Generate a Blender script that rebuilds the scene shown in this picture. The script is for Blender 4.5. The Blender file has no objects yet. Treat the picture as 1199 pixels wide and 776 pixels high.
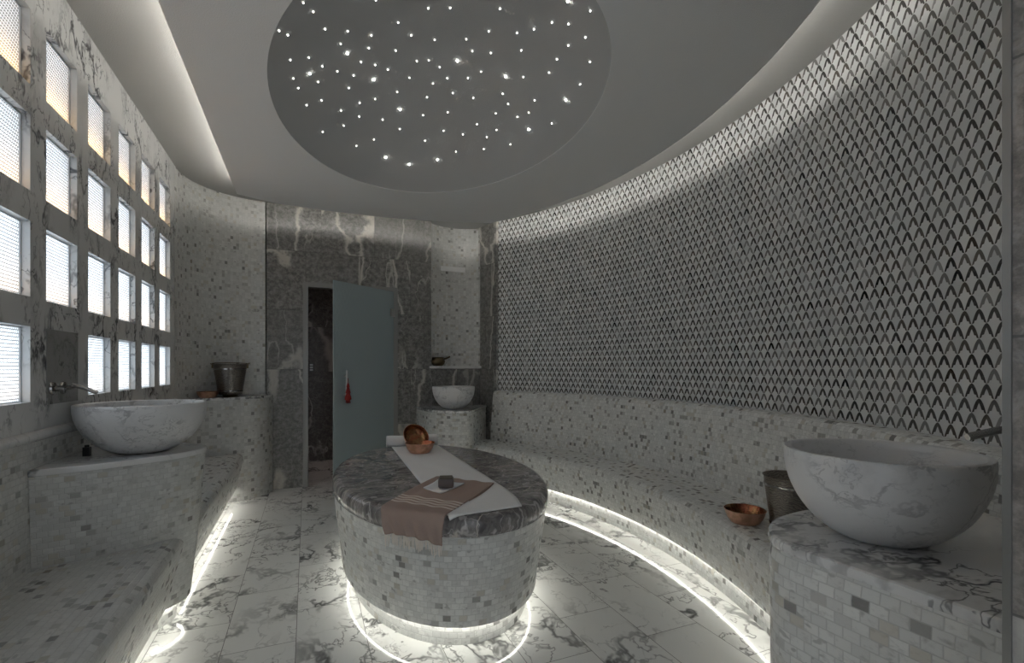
import bpy, bmesh, math, random
from mathutils import Vector, Matrix
random.seed(7)
PI = math.pi
scene = bpy.context.scene
COL = scene.collection

# ------------------------------------------------------------------ camera numbers
F, CXP, HYP, H = 566.0, 600.0, 430.0, 1.30
YAW = math.atan2(240, 566)
FW = (math.sin(YAW), math.cos(YAW)); RT = (math.cos(YAW), -math.sin(YAW))
RC = (-1.37, 3.05)            # centre of the long curved wall
TC = (0.75, 3.05)             # centre of the oval room: table and dome

# ------------------------------------------------------------------ node helpers
class V:
    """a float socket with arithmetic"""
    def __init__(s, nt, sock): s.nt, s.s = nt, sock
    def _m(s, op, *a):
        n = s.nt.nodes.new('ShaderNodeMath'); n.operation = op
        for i, x in enumerate((s,) + a):
            if isinstance(x, V): s.nt.links.new(x.s, n.inputs[i])
            else: n.inputs[i].default_value = x
        return V(s.nt, n.outputs[0])
    def __add__(s, o): return s._m('ADD', o)
    def __sub__(s, o): return s._m('SUBTRACT', o)
    def __mul__(s, o): return s._m('MULTIPLY', o)
    def __truediv__(s, o): return s._m('DIVIDE', o)
    def floor(s): return s._m('FLOOR')
    def fract(s): return s._m('FRACT')
    def abs(s): return s._m('ABSOLUTE')
    def pow(s, p): return s._m('POWER', p)
    def min(s, o): return s._m('MINIMUM', o)
    def max(s, o): return s._m('MAXIMUM', o)
    def gt(s, o): return s._m('GREATER_THAN', o)
    def lt(s, o): return s._m('LESS_THAN', o)
    def rsub(s, c): return (s * -1.0) + c
    def smooth(s, a, b):
        n = s.nt.nodes.new('ShaderNodeMapRange'); n.interpolation_type = 'SMOOTHSTEP'
        s.nt.links.new(s.s, n.inputs['Value']); n.inputs['From Min'].default_value = a; n.inputs['From Max'].default_value = b
        return V(s.nt, n.outputs['Result'])
def mix(f, a, b): return a * f.rsub(1.0) + b * f if isinstance(a, V) else (f.rsub(1.0) * a + (b * f if isinstance(b, V) else f * b))

class Mat:
    def __init__(s, name, rough=0.5, metal=0.0, base=None, spec=0.5):
        s.m = bpy.data.materials.new(name); s.m.use_nodes = True
        s.nt = s.m.node_tree; s.b = s.nt.nodes['Principled BSDF']
        s.b.inputs['Roughness'].default_value = rough; s.b.inputs['Metallic'].default_value = metal
        s.b.inputs['Specular IOR Level'].default_value = spec
        if base: s.b.inputs['Base Color'].default_value = (*base, 1)
    def n(s, t): return s.nt.nodes.new(t)
    def l(s, a, b): s.nt.links.new(a.s if isinstance(a, V) else a, b)
    def uv(s):
        u = s.n('ShaderNodeUVMap'); x = s.n('ShaderNodeSeparateXYZ'); s.l(u.outputs[0], x.inputs[0])
        return V(s.nt, x.outputs[0]), V(s.nt, x.outputs[1])
    def pos(s):
        t = s.n('ShaderNodeTexCoord'); return t.outputs['Object']
    def xyz(s, vec):
        x = s.n('ShaderNodeSeparateXYZ'); s.l(vec, x.inputs[0]); return [V(s.nt, o) for o in x.outputs]
    def vec(s, x, y, z=0.0):
        c = s.n('ShaderNodeCombineXYZ')
        for i, q in enumerate((x, y, z)):
            if isinstance(q, V): s.l(q, c.inputs[i])
            else: c.inputs[i].default_value = q
        return c.outputs[0]
    def vmath(s, op, a, b):
        n = s.n('ShaderNodeVectorMath'); n.operation = op
        for i, q in enumerate((a, b)):
            if isinstance(q, (tuple, list)): n.inputs[i].default_value = q
            elif isinstance(q, (int, float)): n.inputs['Scale'].default_value = q
            else: s.l(q, n.inputs[i] if op != 'SCALE' or i == 0 else n.inputs['Scale'])
        return n.outputs[0]
    def noise(s, vec, scale, detail=3.0, rough=0.5, dist=0.0, color=False):
        n = s.n('ShaderNodeTexNoise'); s.l(vec, n.inputs['Vector']); n.inputs['Scale'].default_value = scale
        n.inputs['Detail'].default_value = detail; n.inputs['Roughness'].default_value = rough; n.inputs['Distortion'].default_value = dist
        return n.outputs['Color'] if color else V(s.nt, n.outputs[0])
    def white(s, vec, color=False):
        n = s.n('ShaderNodeTexWhiteNoise'); n.noise_dimensions = '3D'; s.l(vec, n.inputs['Vector'])
        return n.outputs['Color'] if color else V(s.nt, n.outputs['Value'])
    def ramp(s, v, stops, const=False):
        r = s.n('ShaderNodeValToRGB'); s.l(v, r.inputs[0]); e = r.color_ramp.elements
        if const: r.color_ramp.interpolation = 'CONSTANT'
        while len(e) < len(stops): e.new(0.5)
        for i, (p, c) in enumerate(stops):
            e[i].position = p; e[i].color = (*(c if isinstance(c, tuple) else (c, c, c)), 1)
        return r.outputs[0]
    def mixc(s, f, a, b, mode='MIX'):
        n = s.n('ShaderNodeMix'); n.data_type = 'RGBA'; n.blend_type = mode
        if isinstance(f, V): s.l(f, n.inputs[0])
        else: n.inputs[0].default_value = f
        for i, q in ((6, a), (7, b)):
            if isinstance(q, tuple): n.inputs[i].default_value = (*q, 1)
            else: s.l(q, n.inputs[i])
        return n.outputs[2]
    def base(s, c): s.l(c, s.b.inputs['Base Color']); return s
    def bump(s, v, dist=0.002, strength=1.0):
        n = s.n('ShaderNodeBump'); n.inputs['Distance'].default_value = dist; n.inputs['Strength'].default_value = strength
        s.l(v, n.inputs['Height']); s.l(n.outputs[0], s.b.inputs['Normal']); return s

def mosaic(name, w, h, brick=0.5, light=(.60, .60, .575), dark=.06, grout=(.54, .54, .52), rough=.32, seed=0.0, g=.0014):
    M = Mat(name, rough); u, v = M.uv()
    vv = v / h; row = vv.floor()
    uu = u / w + (row * brick).fract() if brick else u / w
    col = uu.floor(); r = M.white(M.vec(col, row, seed)); r2 = M.white(M.vec(col, row, seed + 3.7))
    # tiles: mostly pale, some mid grey, a few dark or sandy
    lo = tuple(c * .91 for c in light); hi = tuple(min(1, c * 1.10) for c in light)
    c = M.ramp(r, [(0, (.26, .255, .245)), (dark * .22, (.29, .285, .27)), (dark * .3, (.42, .415, .395)), (dark, (.52, .515, .495)), (dark + .012, lo), (.6, light), (1, hi)])
    nv = M.vec(u * .8 + r2 * 9.0, v * 1.3 + r * 7.0, 0.0)
    c = M.mixc(M.noise(nv, 38, 4, .65).smooth(.50, .72) * .42, c, (.33, .325, .31))
    c = M.mixc(M.noise(nv, 22, 2, .5).smooth(.63, .70) * .5, c, (.20, .20, .19))
    c = M.mixc((r2.gt(.95)) * .45, c, (.46, .41, .31))
    du = (uu.fract() - .5).abs(); dv = (vv.fract() - .5).abs()
    m = (du.smooth(.5 - 1.6 * g / w, .5 - .5 * g / w)).max(dv.smooth(.5 - 1.6 * g / h, .5 - .5 * g / h))
    M.base(M.mixc(m * .75, c, grout)); M.bump(m.rsub(1.0) + r * .25, .0012, .6)
    M.l(m * .4 + (r * .12 + rough - .06), M.b.inputs['Roughness'])
    return M.m

def veined(M, vec, base, vein, s=1.0, amount=1.0, cloud=.35):
    """white marble with long angular grey veins"""
    d = M.noise(vec, 1.7 * s, 4, .55, color=True)
    v2 = M.vmath('ADD', vec, M.vmath('SCALE', M.vmath('SUBTRACT', d, (.5, .5, .5)), .42 / s))
    a = (M.noise(v2, 1.15 * s, 5, .58) - .5).abs().smooth(0.0, .030).rsub(1.0)
    b = (M.noise(v2, 3.1 * s, 4, .6) - .5).abs().smooth(0.0, .022).rsub(1.0)
    mask = M.noise(vec, 1.3 * s, 2, .5).smooth(.36, .60)
    cl = M.noise(v2, 2.2 * s, 4, .65).smooth(.50, .80) * cloud * mask
    f = ((a * mask).max(b * mask * .8) * amount).max(cl)
    return M.mixc(f, base, vein)

def marble(name, base=(.66, .66, .645), vein=(.13, .13, .135), s=1.6, amount=.85, cloud=.4, rough=.18, stretch=(1, 1, 1)):
    M = Mat(name, rough); p = M.vmath('MULTIPLY', M.pos(), stretch)
    M.base(veined(M, p, base, vein, s, amount, cloud)); return M.m

def floor_marble():
    M = Mat('calacatta_floor_tiles', .09); x, y, z = M.xyz(M.pos())
    w, l = .313, .62
    cx = ((x + .05) / w); col = cx.floor()
    yy = (y + .27) / l + (col * .5).fract(); row = yy.floor()
    r = M.white(M.vec(col, row, 1.0), color=True); rv = M.white(M.vec(col, row, 5.0))
    p = M.vmath('ADD', M.vec(x, y * .8, 0.0), M.vmath('SCALE', r, 23.0))
    c = veined(M, p, (.80, .805, .78), (.11, .11, .11), 1.4, 1.0, .38)
    c = M.mixc((M.noise(M.vmath('ADD', p, M.vmath('SCALE', M.noise(p, 4.0, 4, .6, color=True), .25)), 5.5, 4, .6) - .5).abs().smooth(0.0, .012).rsub(1.0) * M.noise(p, 2.0, 2, .5).smooth(.5, .65) * .75, c, (.16, .16, .16))
    c = M.mixc(rv * .16, c, (.50, .50, .49))
    du = (cx.fract() - .5).abs(); dv = (yy.fract() - .5).abs()
    m = du.gt(.5 - .0016 / w).max(dv.gt(.5 - .0016 / l))
    M.base(M.mixc(m, c, (.16, .16, .15))); M.l(m * .4 + .06, M.b.inputs['Roughness'])
    return M.m

def dark_marble(name='grey_marble_panels', tw=.57, th=.64, off=(.43, 0), vert=True, rough=.28, base=(.185, .180, .172)):
    M = Mat(name, rough); u, v = M.uv()
    uu = (u + off[0]) / tw; vv = (v + off[1]) / th; row = vv.floor(); col = (uu + (row * .5).fract() * .55).floor()
    r = M.white(M.vec(col, row, 2.0), color=True); rr = M.white(M.vec(col, row, 8.0))
    p = M.vmath('ADD', M.vec(u, v * .20, 0.0), M.vmath('SCALE', M.vec(rr * 9.0, rr * 31.0, 0.0), 1.0))
    q = M.vmath('ADD', M.vec(u, v, 0.0), M.vmath('SCALE', r, 17.0))
    d = M.noise(q, 5.0, 4, .6, color=True)
    p2 = M.vmath('ADD', p, M.vmath('SCALE', M.vmath('SUBTRACT', d, (.5, .5, .5)), .10))
    big = (M.noise(p2, 1.75, 1.5, .4) - .5).abs().smooth(0.0, .020).rsub(1.0)
    sm = (M.noise(M.vmath('ADD', q, M.vmath('SCALE', d, .35)), 4.5, 5, .65) - .5).abs().smooth(0.0, .035).rsub(1.0)
    cl = M.noise(q, 24.0, 6, .75).smooth(.35, .70)
    c = M.mixc(cl, tuple(b * .55 for b in base), tuple(b * 1.75 for b in base))
    big2 = (M.noise(M.vmath('ADD', p2, (3.3, 1.7, 0)), 3.1, 2, .5) - .5).abs().smooth(0.0, .014).rsub(1.0) * M.noise(q, 1.7, 1, .5).smooth(.45, .6)
    c = M.mixc(sm * .35, c, (.36, .35, .33)); c = M.mixc(big2 * .75, c, (.58, .555, .51)); c = M.mixc(big * .85, c, (.68, .645, .59))
    c = M.mixc(rr * .38, c, (.20, .195, .185))
    m = ((uu + (row * .5).fract() * .55).fract() - .5).abs().gt(.5 - .0018 / tw).max((vv.fract() - .5).abs().gt(.5 - .0018 / th))
    M.base(M.mixc(m * .8, c, (.07, .07, .065))); return M.m

def table_marble():
    M = Mat('grey_emperador_slab', .12); p = M.pos()
    d = M.noise(p, 3.2, 4, .6, color=True)
    p2 = M.vmath('ADD', M.vmath('MULTIPLY', p, (1.15, 1.7, .45)), M.vmath('SCALE', M.vmath('SUBTRACT', d, (.5, .5, .5)), .30))
    a = (M.noise(p2, 4.6, 2.5, .5) - .5).abs().smooth(0.0, .020).rsub(1.0).max((M.noise(M.vmath('ADD', p2, (5.0, 2.0, 1.0)), 8.5, 2, .5) - .5).abs().smooth(0.0, .022).rsub(1.0) * .7)
    b = (M.noise(p2, 1.3, 3, .5) - .52).abs().smooth(0.0, .010).rsub(1.0)
    cl = M.noise(p2, 7.0, 6, .7).smooth(.35, .72)
    c = M.mixc(cl, (.115, .108, .107), (.43, .405, .39))
    c = M.mixc(a * .85, c, (.60, .57, .55)); c = M.mixc(b * .75, c, (.62, .57, .50))
    M.base(c); return M.m

def fish_scale():
    M = Mat('fish_scale_mosaic', .36); u, v = M.uv()
    w, q, L = .066, .0550, .0555
    vq = v / q
    k0 = (vq * -1.0).floor() * -1.0                # row whose apex lies at or above the point
    def cand(j):
        row = k0 + float(j); d = (row * q) - v
        uu = u / w + (row * .5).fract(); col = uu.floor(); du = (uu.fract() - .5).abs() * w
        g = (d / L).max(0.0).min(1.0).pow(.52) * (w / 2)
        return row, col, d, du, g
    C = [cand(j) for j in range(3)]
    A0 = C[0][3].lt(C[0][4]); A1 = C[1][3].lt(C[1][4])
    def pick(i): return mix(A0, mix(A1, C[2][i], C[1][i]), C[0][i])
    row, col, d, du, g = (pick(i) for i in range(5))
    r = M.white(M.vec(col, row, 0.5)); r2 = M.white(M.vec(col, row, 4.5))
    # inner bud: narrow dome stepping out to shoulders
    gi = (g - .255 * w) + d.smooth(.72 * q, .77 * q) * (.12 * w) + d.smooth(.90 * q, 1.0 * q) * (.14 * w)
    white = du.lt(gi) * d.gt(.33 * q)
    dk = M.ramp(r, [(0, (.012, .011, .010)), (.25, (.026, .024, .022)), (.6, (.070, .066, .061)), (.85, (.15, .147, .142)), (1, (.30, .30, .30))])
    dk = M.mixc(r2.gt(.8) * .5, dk, (.10, .075, .055))
    n = M.noise(M.vec(u, v, r * 5.0), 60, 3, .6)
    dk = M.mixc(n.smooth(.45, .8) * .35, dk, (.25, .24, .23))
    wt = M.ramp(r2, [(0, (.62, .63, .63)), (.5, (.70, .71, .71)), (1, (.78, .785, .78))])
    grout = (g - du).abs().lt(.0011).max((du - gi).abs().lt(.0007) * d.gt(.012))
    c = M.mixc(white, dk, wt); c = M.mixc(grout * .65, c, (.27, .25, .23))
    M.base(c); M.l(r * .2 + .27, M.b.inputs['Roughness']); M.bump(grout.rsub(1.0), .0008, .5)
    return M.m

def stucco(name, c, rough=.9):
    M = Mat(name, rough, base=c, spec=.2); M.bump(M.noise(M.pos(), 160, 3, .6), .004, .55); return M.m

def metal(name, c, rough=.3, engraved=False, hammered=False, c2=None):
    M = Mat(name, rough, 1.0, base=c)
    if c2:
        M.base(M.mixc(M.noise(M.pos(), 22, 4, .6).smooth(.35, .7), c, c2))
    if engraved:
        p = M.pos(); x, y, z = M.xyz(p)
        n = M.n('ShaderNodeTexWave'); n.wave_type = 'RINGS'; n.inputs['Scale'].default_value = 26; n.inputs['Distortion'].default_value = 14
        n.inputs['Detail'].default_value = 2; M.l(p, n.inputs['Vector'])
        M.bump(V(M.nt, n.outputs[1]), .002, .5)
        M.base(M.mixc(V(M.nt, n.outputs[1]).smooth(.2, .7), tuple(k * .62 for k in c), c))
    if hammered:
        n = M.n('ShaderNodeTexVoronoi'); n.inputs['Scale'].default_value = 60; M.l(M.pos(), n.inputs['Vector'])
        M.bump(V(M.nt, n.outputs[0]), .003, .6)
    return M.m

def cloth(name, c, stripes=False):
    M = Mat(name, .95, base=c, spec=.1); u, v = M.uv()
    weave = ((u * 2600.0)._m('SINE') * (v * 2600.0)._m('SINE'))
    n = M.noise(M.vec(u, v), 190, 2, .6)
    col = M.mixc(n.smooth(.3, .7) * .22, c, tuple(k * .72 for k in c))
    if stripes:
        s = None
        for a in (.418, .450, .483, .516):
            k = (v - a).abs().lt(.0085); s = k if s is None else s.max(k)
        col = M.mixc(s * .9, col, (.74, .66, .60))
    M.base(col); M.bump(n, .0012, .6); return M.m

def emit(name, c, strength):
    m = bpy.data.materials.new(name); m.use_nodes = True; nt = m.node_tree
    nt.nodes.remove(nt.nodes['Principled BSDF']); e = nt.nodes.new('ShaderNodeEmission')
    e.inputs[0].default_value = (*c, 1); e.inputs[1].default_value = strength
    nt.links.new(e.outputs[0], nt.nodes['Material Output'].inputs[0]); return m

def pane_glass():
    """white back-painted glass with a fine printed lattice; daylight comes through it"""
    m = bpy.data.materials.new('patterned_frosted_glass'); m.use_nodes = True
    M = Mat.__new__(Mat); M.m = m; M.nt = m.node_tree
    M.nt.nodes.remove(M.nt.nodes['Principled BSDF'])
    u, v = M.uv(); P = .0150
    vv = v / P; row = vv.floor(); uu = u / P + (row * .5).fract()
    du = (uu.fract() - .5) * P; dv = (vv.fract() - .5) * P
    rad = (du * du + dv * dv).pow(.5)
    ring = (rad - .0042).abs().lt(.0011); line = dv.abs().gt(P / 2 - .0021)
    dot = rad.lt(.0016)
    f = ring.max(line).max(dot)
    c = M.mixc(f, (.88, .89, .90), (.13, .125, .12))
    t = M.n('ShaderNodeBsdfTranslucent'); d = M.n('ShaderNodeBsdfDiffuse'); mx = M.n('ShaderNodeMixShader'); mx.inputs[0].default_value = .12
    M.l(c, t.inputs[0]); M.l(c, d.inputs[0]); M.l(t.outputs[0], mx.inputs[1]); M.l(d.outputs[0], mx.inputs[2])
    M.l(mx.outputs[0], M.nt.nodes['Material Output'].inputs[0]); return m

MAT = dict(
    floor=floor_marble(), dark=dark_marble(), fish=fish_scale(),
    mos=mosaic('white_mosaic_square', .033, .033, 0, (.62, .62, .60), .07, seed=1, g=.0012),
    mosb=mosaic('white_mosaic_brick', .040, .029, .5, (.72, .725, .70), .05, seed=2),
    bench=mosaic('pale_mosaic_bench', .030, .030, .5, (.74, .745, .725), .09, seed=3, g=.0012),
    benchl=mosaic('pale_mosaic_left_bench', .036, .026, .5, (.62, .62, .595), .07, seed=4),
    mosl=mosaic('white_mosaic_left_pedestal', .036, .025, .5, (.62, .625, .60), .05, seed=6),
    wallm=marble('grey_veined_wall_marble', (.66, .66, .65), (.07, .07, .075), 2.2, 1.0, .7, .22, (1, 1.3, .8)),
    top=marble('calacatta_top', (.76, .76, .75), (.08, .08, .085), 1.5, 1.0, 1.0, .10, (1, 1.5, 1)),
    basin=marble('carrara_basin_marble', (.72, .72, .72), (.22, .22, .235), 3.4, .6, .45, .28, (1.1, 1.1, 1.5)),
    slab=table_marble(), ceil=stucco('grey_ceiling_plaster', (.80, .795, .785)), cove=stucco('pale_cove_plaster', (.50, .495, .48)),
    dome=stucco('smooth_dome_plaster', (.52, .52, .515)),
    strip=emit('white_led_strip', (1.0, .98, .90), 7.0), cstrip=emit('cove_led_strip', (1.0, .97, .90), 11.5),
    star=emit('fibre_optic_star', (1, .97, .9), 4.0), starb=emit('bright_fibre_star', (1, .97, .9), 14.0),
    steel=metal('brushed_steel', (.62, .62, .61), .35), chrome=metal('dark_chrome', (.33, .32, .31), .16),
    tin=metal('engraved_tinned_copper', (.26, .235, .21), .34, engraved=True), copper=metal('beaten_copper', (.78, .48, .35), .32, hammered=True, c2=(.55, .33, .22)),
    copin=metal('copper_inside', (.34, .105, .06), .25, hammered=True, c2=(.36, .22, .10)),
    brass=metal('aged_brass', (.16, .12, .07), .4), frame=metal('grey_door_metal', (.30, .30, .29), .45),
    towel=cloth('white_towel', (.88, .87, .86)), pesht=cloth('brown_peshtemal', (.40, .305, .265), True), fringe=cloth("pale_fringe", (.85, .79, .72)),
    napkin=cloth('white_napkin', (.78, .78, .80)), soap=Mat('brown_soap', .5, base=(.105, .085, .062)).m, soapl=Mat('soap_side', .5, base=(.16, .13, .12)).m,
    red=Mat('red_tassel', .8, base=(.28, .018, .014)).m, black=Mat('black_plastic', .35, base=(.012, .012, .012)).m,
    plate=Mat('switch_plate', .4, base=(.12, .12, .115)).m, pane=pane_glass(), white=Mat('white_window_trim', .5, base=(.62, .63, .64)).m,
)
def door_glass():
    M = Mat('frosted_door_glass', .28, base=(.20, .27, .275)); u, v = M.uv()
    w, q = .05, .055
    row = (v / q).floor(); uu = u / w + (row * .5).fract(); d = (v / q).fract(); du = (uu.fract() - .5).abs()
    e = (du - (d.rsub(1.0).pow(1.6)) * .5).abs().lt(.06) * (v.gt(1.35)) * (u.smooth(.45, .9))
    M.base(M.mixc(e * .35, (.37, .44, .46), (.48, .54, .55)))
    M.b.inputs['Transmission Weight'].default_value = .12; M.b.inputs['IOR'].default_value = 1.3
    return M.m
MAT['glass'] = door_glass()

# ------------------------------------------------------------------ mesh helpers
class MB:
    def __init__(s): s.v, s.f, s.u, s.sm = [], [], [], []
    def face(s, pts, uvs, smooth=False):
        i = len(s.v); s.v += [tuple(p) for p in pts]; s.f.append(tuple(range(i, i + len(pts)))); s.u += list(uvs); s.sm.append(smooth)
    def loft(s, loops, closed=True, u0=0.0, caps=(False, False), us=None, smooth=True, vs=None, capuv=None):
        """quads between successive loops of equal length; uv in metres"""
        n = len(loops[0]); base = len(s.v)
        for L in loops: s.v += [tuple(p) for p in L]
        ref = max(loops, key=lambda L: sum((Vector(L[i]) - Vector(L[i - 1])).length for i in range(1, n)))
        if us is None:
            us = [u0]
            for i in range(1, n): us.append(us[-1] + (Vector(ref[i]) - Vector(ref[i - 1])).length)
            if closed: us.append(us[-1] + (Vector(ref[0]) - Vector(ref[-1])).length)
        if vs is None:
            vs = [0.0]
            for j in range(1, len(loops)):
                vs.append(vs[-1] + sum((Vector(loops[j][i]) - Vector(loops[j - 1][i])).length for i in range(n)) / n)
        m = n if closed else n - 1
        for j in range(len(loops) - 1):
            for i in range(m):
                k = (i + 1) % n
                s.f.append((base + j * n + i, base + j * n + k, base + (j + 1) * n + k, base + (j + 1) * n + i)); s.sm.append(smooth)
                s.u += [(us[i], vs[j]), (us[i + 1], vs[j]), (us[i + 1], vs[j + 1]), (us[i], vs[j + 1])]
        for flag, j in ((caps[0], 0), (caps[1], len(loops) - 1)):
            if flag:
                idx = [base + j * n + i for i in range(n)]
                if j == 0: idx = idx[::-1]
                s.f.append(tuple(idx)); s.sm.append(False); s.u += [(s.v[i][0], s.v[i][1]) for i in idx]
        return s
    def box(s, lo, hi):
        x0, y0, z0 = lo; x1, y1, z1 = hi
        q = [((x0, y0, z0), (x1, y0, z0), (x1, y0, z1), (x0, y0, z1)), ((x1, y0, z0), (x1, y1, z0), (x1, y1, z1), (x1, y0, z1)),
             ((x1, y1, z0), (x0, y1, z0), (x0, y1, z1), (x1, y1, z1)), ((x0, y1, z0), (x0, y0, z0), (x0, y0, z1), (x0, y1, z1)),
             ((x0, y0, z1), (x1, y0, z1), (x1, y1, z1), (x0, y1, z1)), ((x0, y1, z0), (x1, y1, z0), (x1, y0, z0), (x0, y0, z0))]
        for k, f in enumerate(q):
            s.face(f, [((p[0], p[2]) if k in (0, 2) else (p[1], p[2]) if k in (1, 3) else (p[0], p[1])) for p in f])
        return s
    def tube(s, pts, r, n=12, caps=True):
        pts = [Vector(p) for p in pts]; loops = []
        rr = r if isinstance(r, (list, tuple)) else [r] * len(pts)
        up = Vector((0, 0, 1))
        for i, p in enumerate(pts):
            t = (pts[min(i + 1, len(pts) - 1)] - pts[max(i - 1, 0)]).normalized()
            a = t.cross(up if abs(t.z) < .95 else Vector((1, 0, 0))).normalized(); b = t.cross(a).normalized()
            loops.append([p + (a * math.cos(2 * PI * k / n) + b * math.sin(2 * PI * k / n)) * rr[i] for k in range(n)])
        return s.loft(loops, True, caps=(caps, caps))
    def lathe(s, prof, c=(0, 0, 0), n=48, sx=1.0, sy=1.0, caps=(False, False)):
        loops = [[(c[0] + r * sx * math.cos(2 * PI * k / n), c[1] + r * sy * math.sin(2 * PI * k / n), c[2] + z) for k in range(n)] for r, z in prof]
        return s.loft(loops, True, caps=caps)
    def xf(s, M):
        s.v = [tuple(M @ Vector(p)) for p in s.v]; return s
    def build(s, name, mat, parent=None, loc=None, angle=40, kind=None, weld=True):
        me = bpy.data.meshes.new(name); me.from_pydata(s.v, [], s.f)
        uvl = me.uv_layers.new(name='UVMap')
        for i, q in enumerate(s.u): uvl.data[i].uv = q
        for p, sm in zip(me.polygons, s.sm): p.use_smooth = sm
        if weld:
            bm = bmesh.new(); bm.from_mesh(me); bmesh.ops.remove_doubles(bm, verts=bm.verts, dist=1e-5)
            bmesh.ops.recalc_face_normals(bm, faces=bm.faces)
            for e in bm.edges:
                if len(e.link_faces) == 2 and e.calc_face_angle(0) > math.radians(angle): e.smooth = False
            bm.to_mesh(me); bm.free()
        me.materials.append(mat); o = bpy.data.objects.new(name, me); COL.objects.link(o)
        if parent: o.parent = parent
        if loc: o.location = loc
        if kind: o['kind'] = kind
        return o

def thing(name, label=None, cat=None, loc=(0, 0, 0), group=None, kind=None):
    o = bpy.data.objects.new(name, None); COL.objects.link(o); o.location = loc; o.empty_display_size = .05
    return tag(o, label, cat, group, kind)
def tag(o, label=None, cat=None, group=None, kind=None):
    if label: o['label'] = label
    if cat: o['category'] = cat
    if group: o['group'] = group
    if kind: o['kind'] = kind
    return o
def rel(pts, o): return [tuple(Vector(p) - Vector(o)) for p in pts]

def arcpts(c, r, a0, a1, n): return [(c[0] + r * math.cos(a0 + (a1 - a0) * i / n), c[1] + r * math.sin(a0 + (a1 - a0) * i / n)) for i in range(n + 1)]
def ell(c, a, b, n=128): return [(c[0] + a * math.cos(2 * PI * i / n), c[1] + b * math.sin(2 * PI * i / n)) for i in range(n)]
def z3(p, z): return [(q[0], q[1], z) for q in p]
def spline(P, n=8):
    out = []
    Q = [P[0]] + list(P) + [P[-1]]
    for i in range(1, len(Q) - 2):
        p0, p1, p2, p3 = Q[i - 1], Q[i], Q[i + 1], Q[i + 2]
        for k in range(n):
            t = k / n
            out.append(tuple(.5 * ((2 * b) + (-a + c) * t + (2 * a - 5 * b + 4 * c - d) * t * t + (-a + 3 * b - 3 * c + d) * t ** 3) for a, b, c, d in zip(p0, p1, p2, p3)))
    out.append(tuple(P[-1])); return out
def sag(c, r, y): return c[0] + math.sqrt(r * r - (y - c[1]) ** 2)
def ang(r, y): return math.asin((y - RC[1]) / r)

# ------------------------------------------------------------------ the room shell
ZC, ZD = 3.05, 2.90           # cove ceiling, dropped ceiling
XL, YB, YF = -1.06, 5.73, .33  # window wall, door wall, near wall
m = MB(); m.face([(-1.5, -1.6, 0), (3.2, -1.6, 0), (3.2, 7.3, 0), (-1.5, 7.3, 0)], [(-1.5, -1.6), (3.2, -1.6), (3.2, 7.3), (-1.5, 7.3)])
m.face([(-1.5, -1.6, -.05), (-1.5, 7.3, -.05), (3.2, 7.3, -.05), (3.2, -1.6, -.05)], [(0, 0)] * 4)
m.build('floor', MAT['floor'], kind='structure', weld=False)

# dropped ceiling: straight along the windows, arcs elsewhere, with the oval opening of the dome
DA, DB = .955, 1.385
def drop_radius(th):
    dx, dy = math.cos(th), math.sin(th)
    best = 9
    # right arc
    R = 3.80; ox, oy = TC[0] - RC[0], TC[1] - RC[1]
    b = ox * dx + oy * dy; c = ox * ox + oy * oy - R * R; best = min(best, -b + math.sqrt(b * b - c))
    if dx < 0: best = min(best, (-.60 - TC[0]) / dx)
    for sgn in (1, -1):        # the shallow end arcs: y = 5.29 - .22*((x-.35)/1.0)^2
        lo, hi = 0.0, 6.0
        f = lambda t: sgn * (TC[1] + t * dy - TC[1]) - (2.24 - .115 * (TC[0] + t * dx - .38) ** 2 - (.30 * max(0, -.25 - (TC[0] + t * dx)) ** 1.3))
        if dy * sgn > 0:
            for _ in range(50):
                mid = (lo + hi) / 2
                if f(mid) > 0: hi = mid
                else: lo = mid
            best = min(best, lo)
    return best
ths = [2 * PI * i / 256 for i in range(256)]
cor = []
for s in (1, -1):
    lo, hi = PI / 2, PI - .05
    # corner of the window side and the end arc
    fx = lambda t: (TC[0] + drop_radius(s * t) * math.cos(t)) + .60
    for _ in range(50):
        mid = (lo + hi) / 2
        if fx(mid) > 1e-5: lo = mid
        else: hi = mid
    cor.append((s * hi) % (2 * PI))
ths = sorted(ths + cor)
outer = [(TC[0] + drop_radius(t) * math.cos(t), TC[1] + drop_radius(t) * math.sin(t)) for t in ths]
def on_ell(t, a, b):
    k = 1 / math.sqrt((math.cos(t) / a) ** 2 + (math.sin(t) / b) ** 2); return (TC[0] + k * math.cos(t), TC[1] + k * math.sin(t))
inner = [on_ell(t, DA, DB) for t in ths]
def inset(P, d): return [(TC[0] + (p[0] - TC[0]) * (1 - d / math.hypot(p[0] - TC[0], p[1] - TC[1])), TC[1] + (p[1] - TC[1]) * (1 - d / math.hypot(p[0] - TC[0], p[1] - TC[1]))) for p in P]
m = MB(); m.loft([z3(inner, ZD + .03), z3(inner, ZD), z3(outer, ZD), z3(outer, ZD + .05), z3(inset(outer, .20), ZD + .05), z3(inset(outer, .20), ZC)], smooth=False)
m.build('ceiling', MAT['ceil'], kind='structure')
far = inset(outer, -1.05); hid = inset(outer, .21)
MB().loft([z3(hid, ZC), z3(far, ZC), z3(far, ZC + .06), z3(hid, ZC + .06), z3(hid, ZC)], smooth=False).build('ceiling_cove', MAT['cove'], kind='structure')
# dome
DEP = .42
loops = []
for i in range(25):
    k = math.cos(i / 24 * PI / 2); kk = max(k, .002)
    loops.append([(TC[0] + (DA) * kk * math.cos(t), TC[1] + (DB) * kk * math.sin(t), ZD + .004 + DEP * (1 - kk * kk)) for t in ths])
MB().loft(loops, caps=(False, True)).build('ceiling_dome', MAT['dome'], kind='structure')
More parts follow.
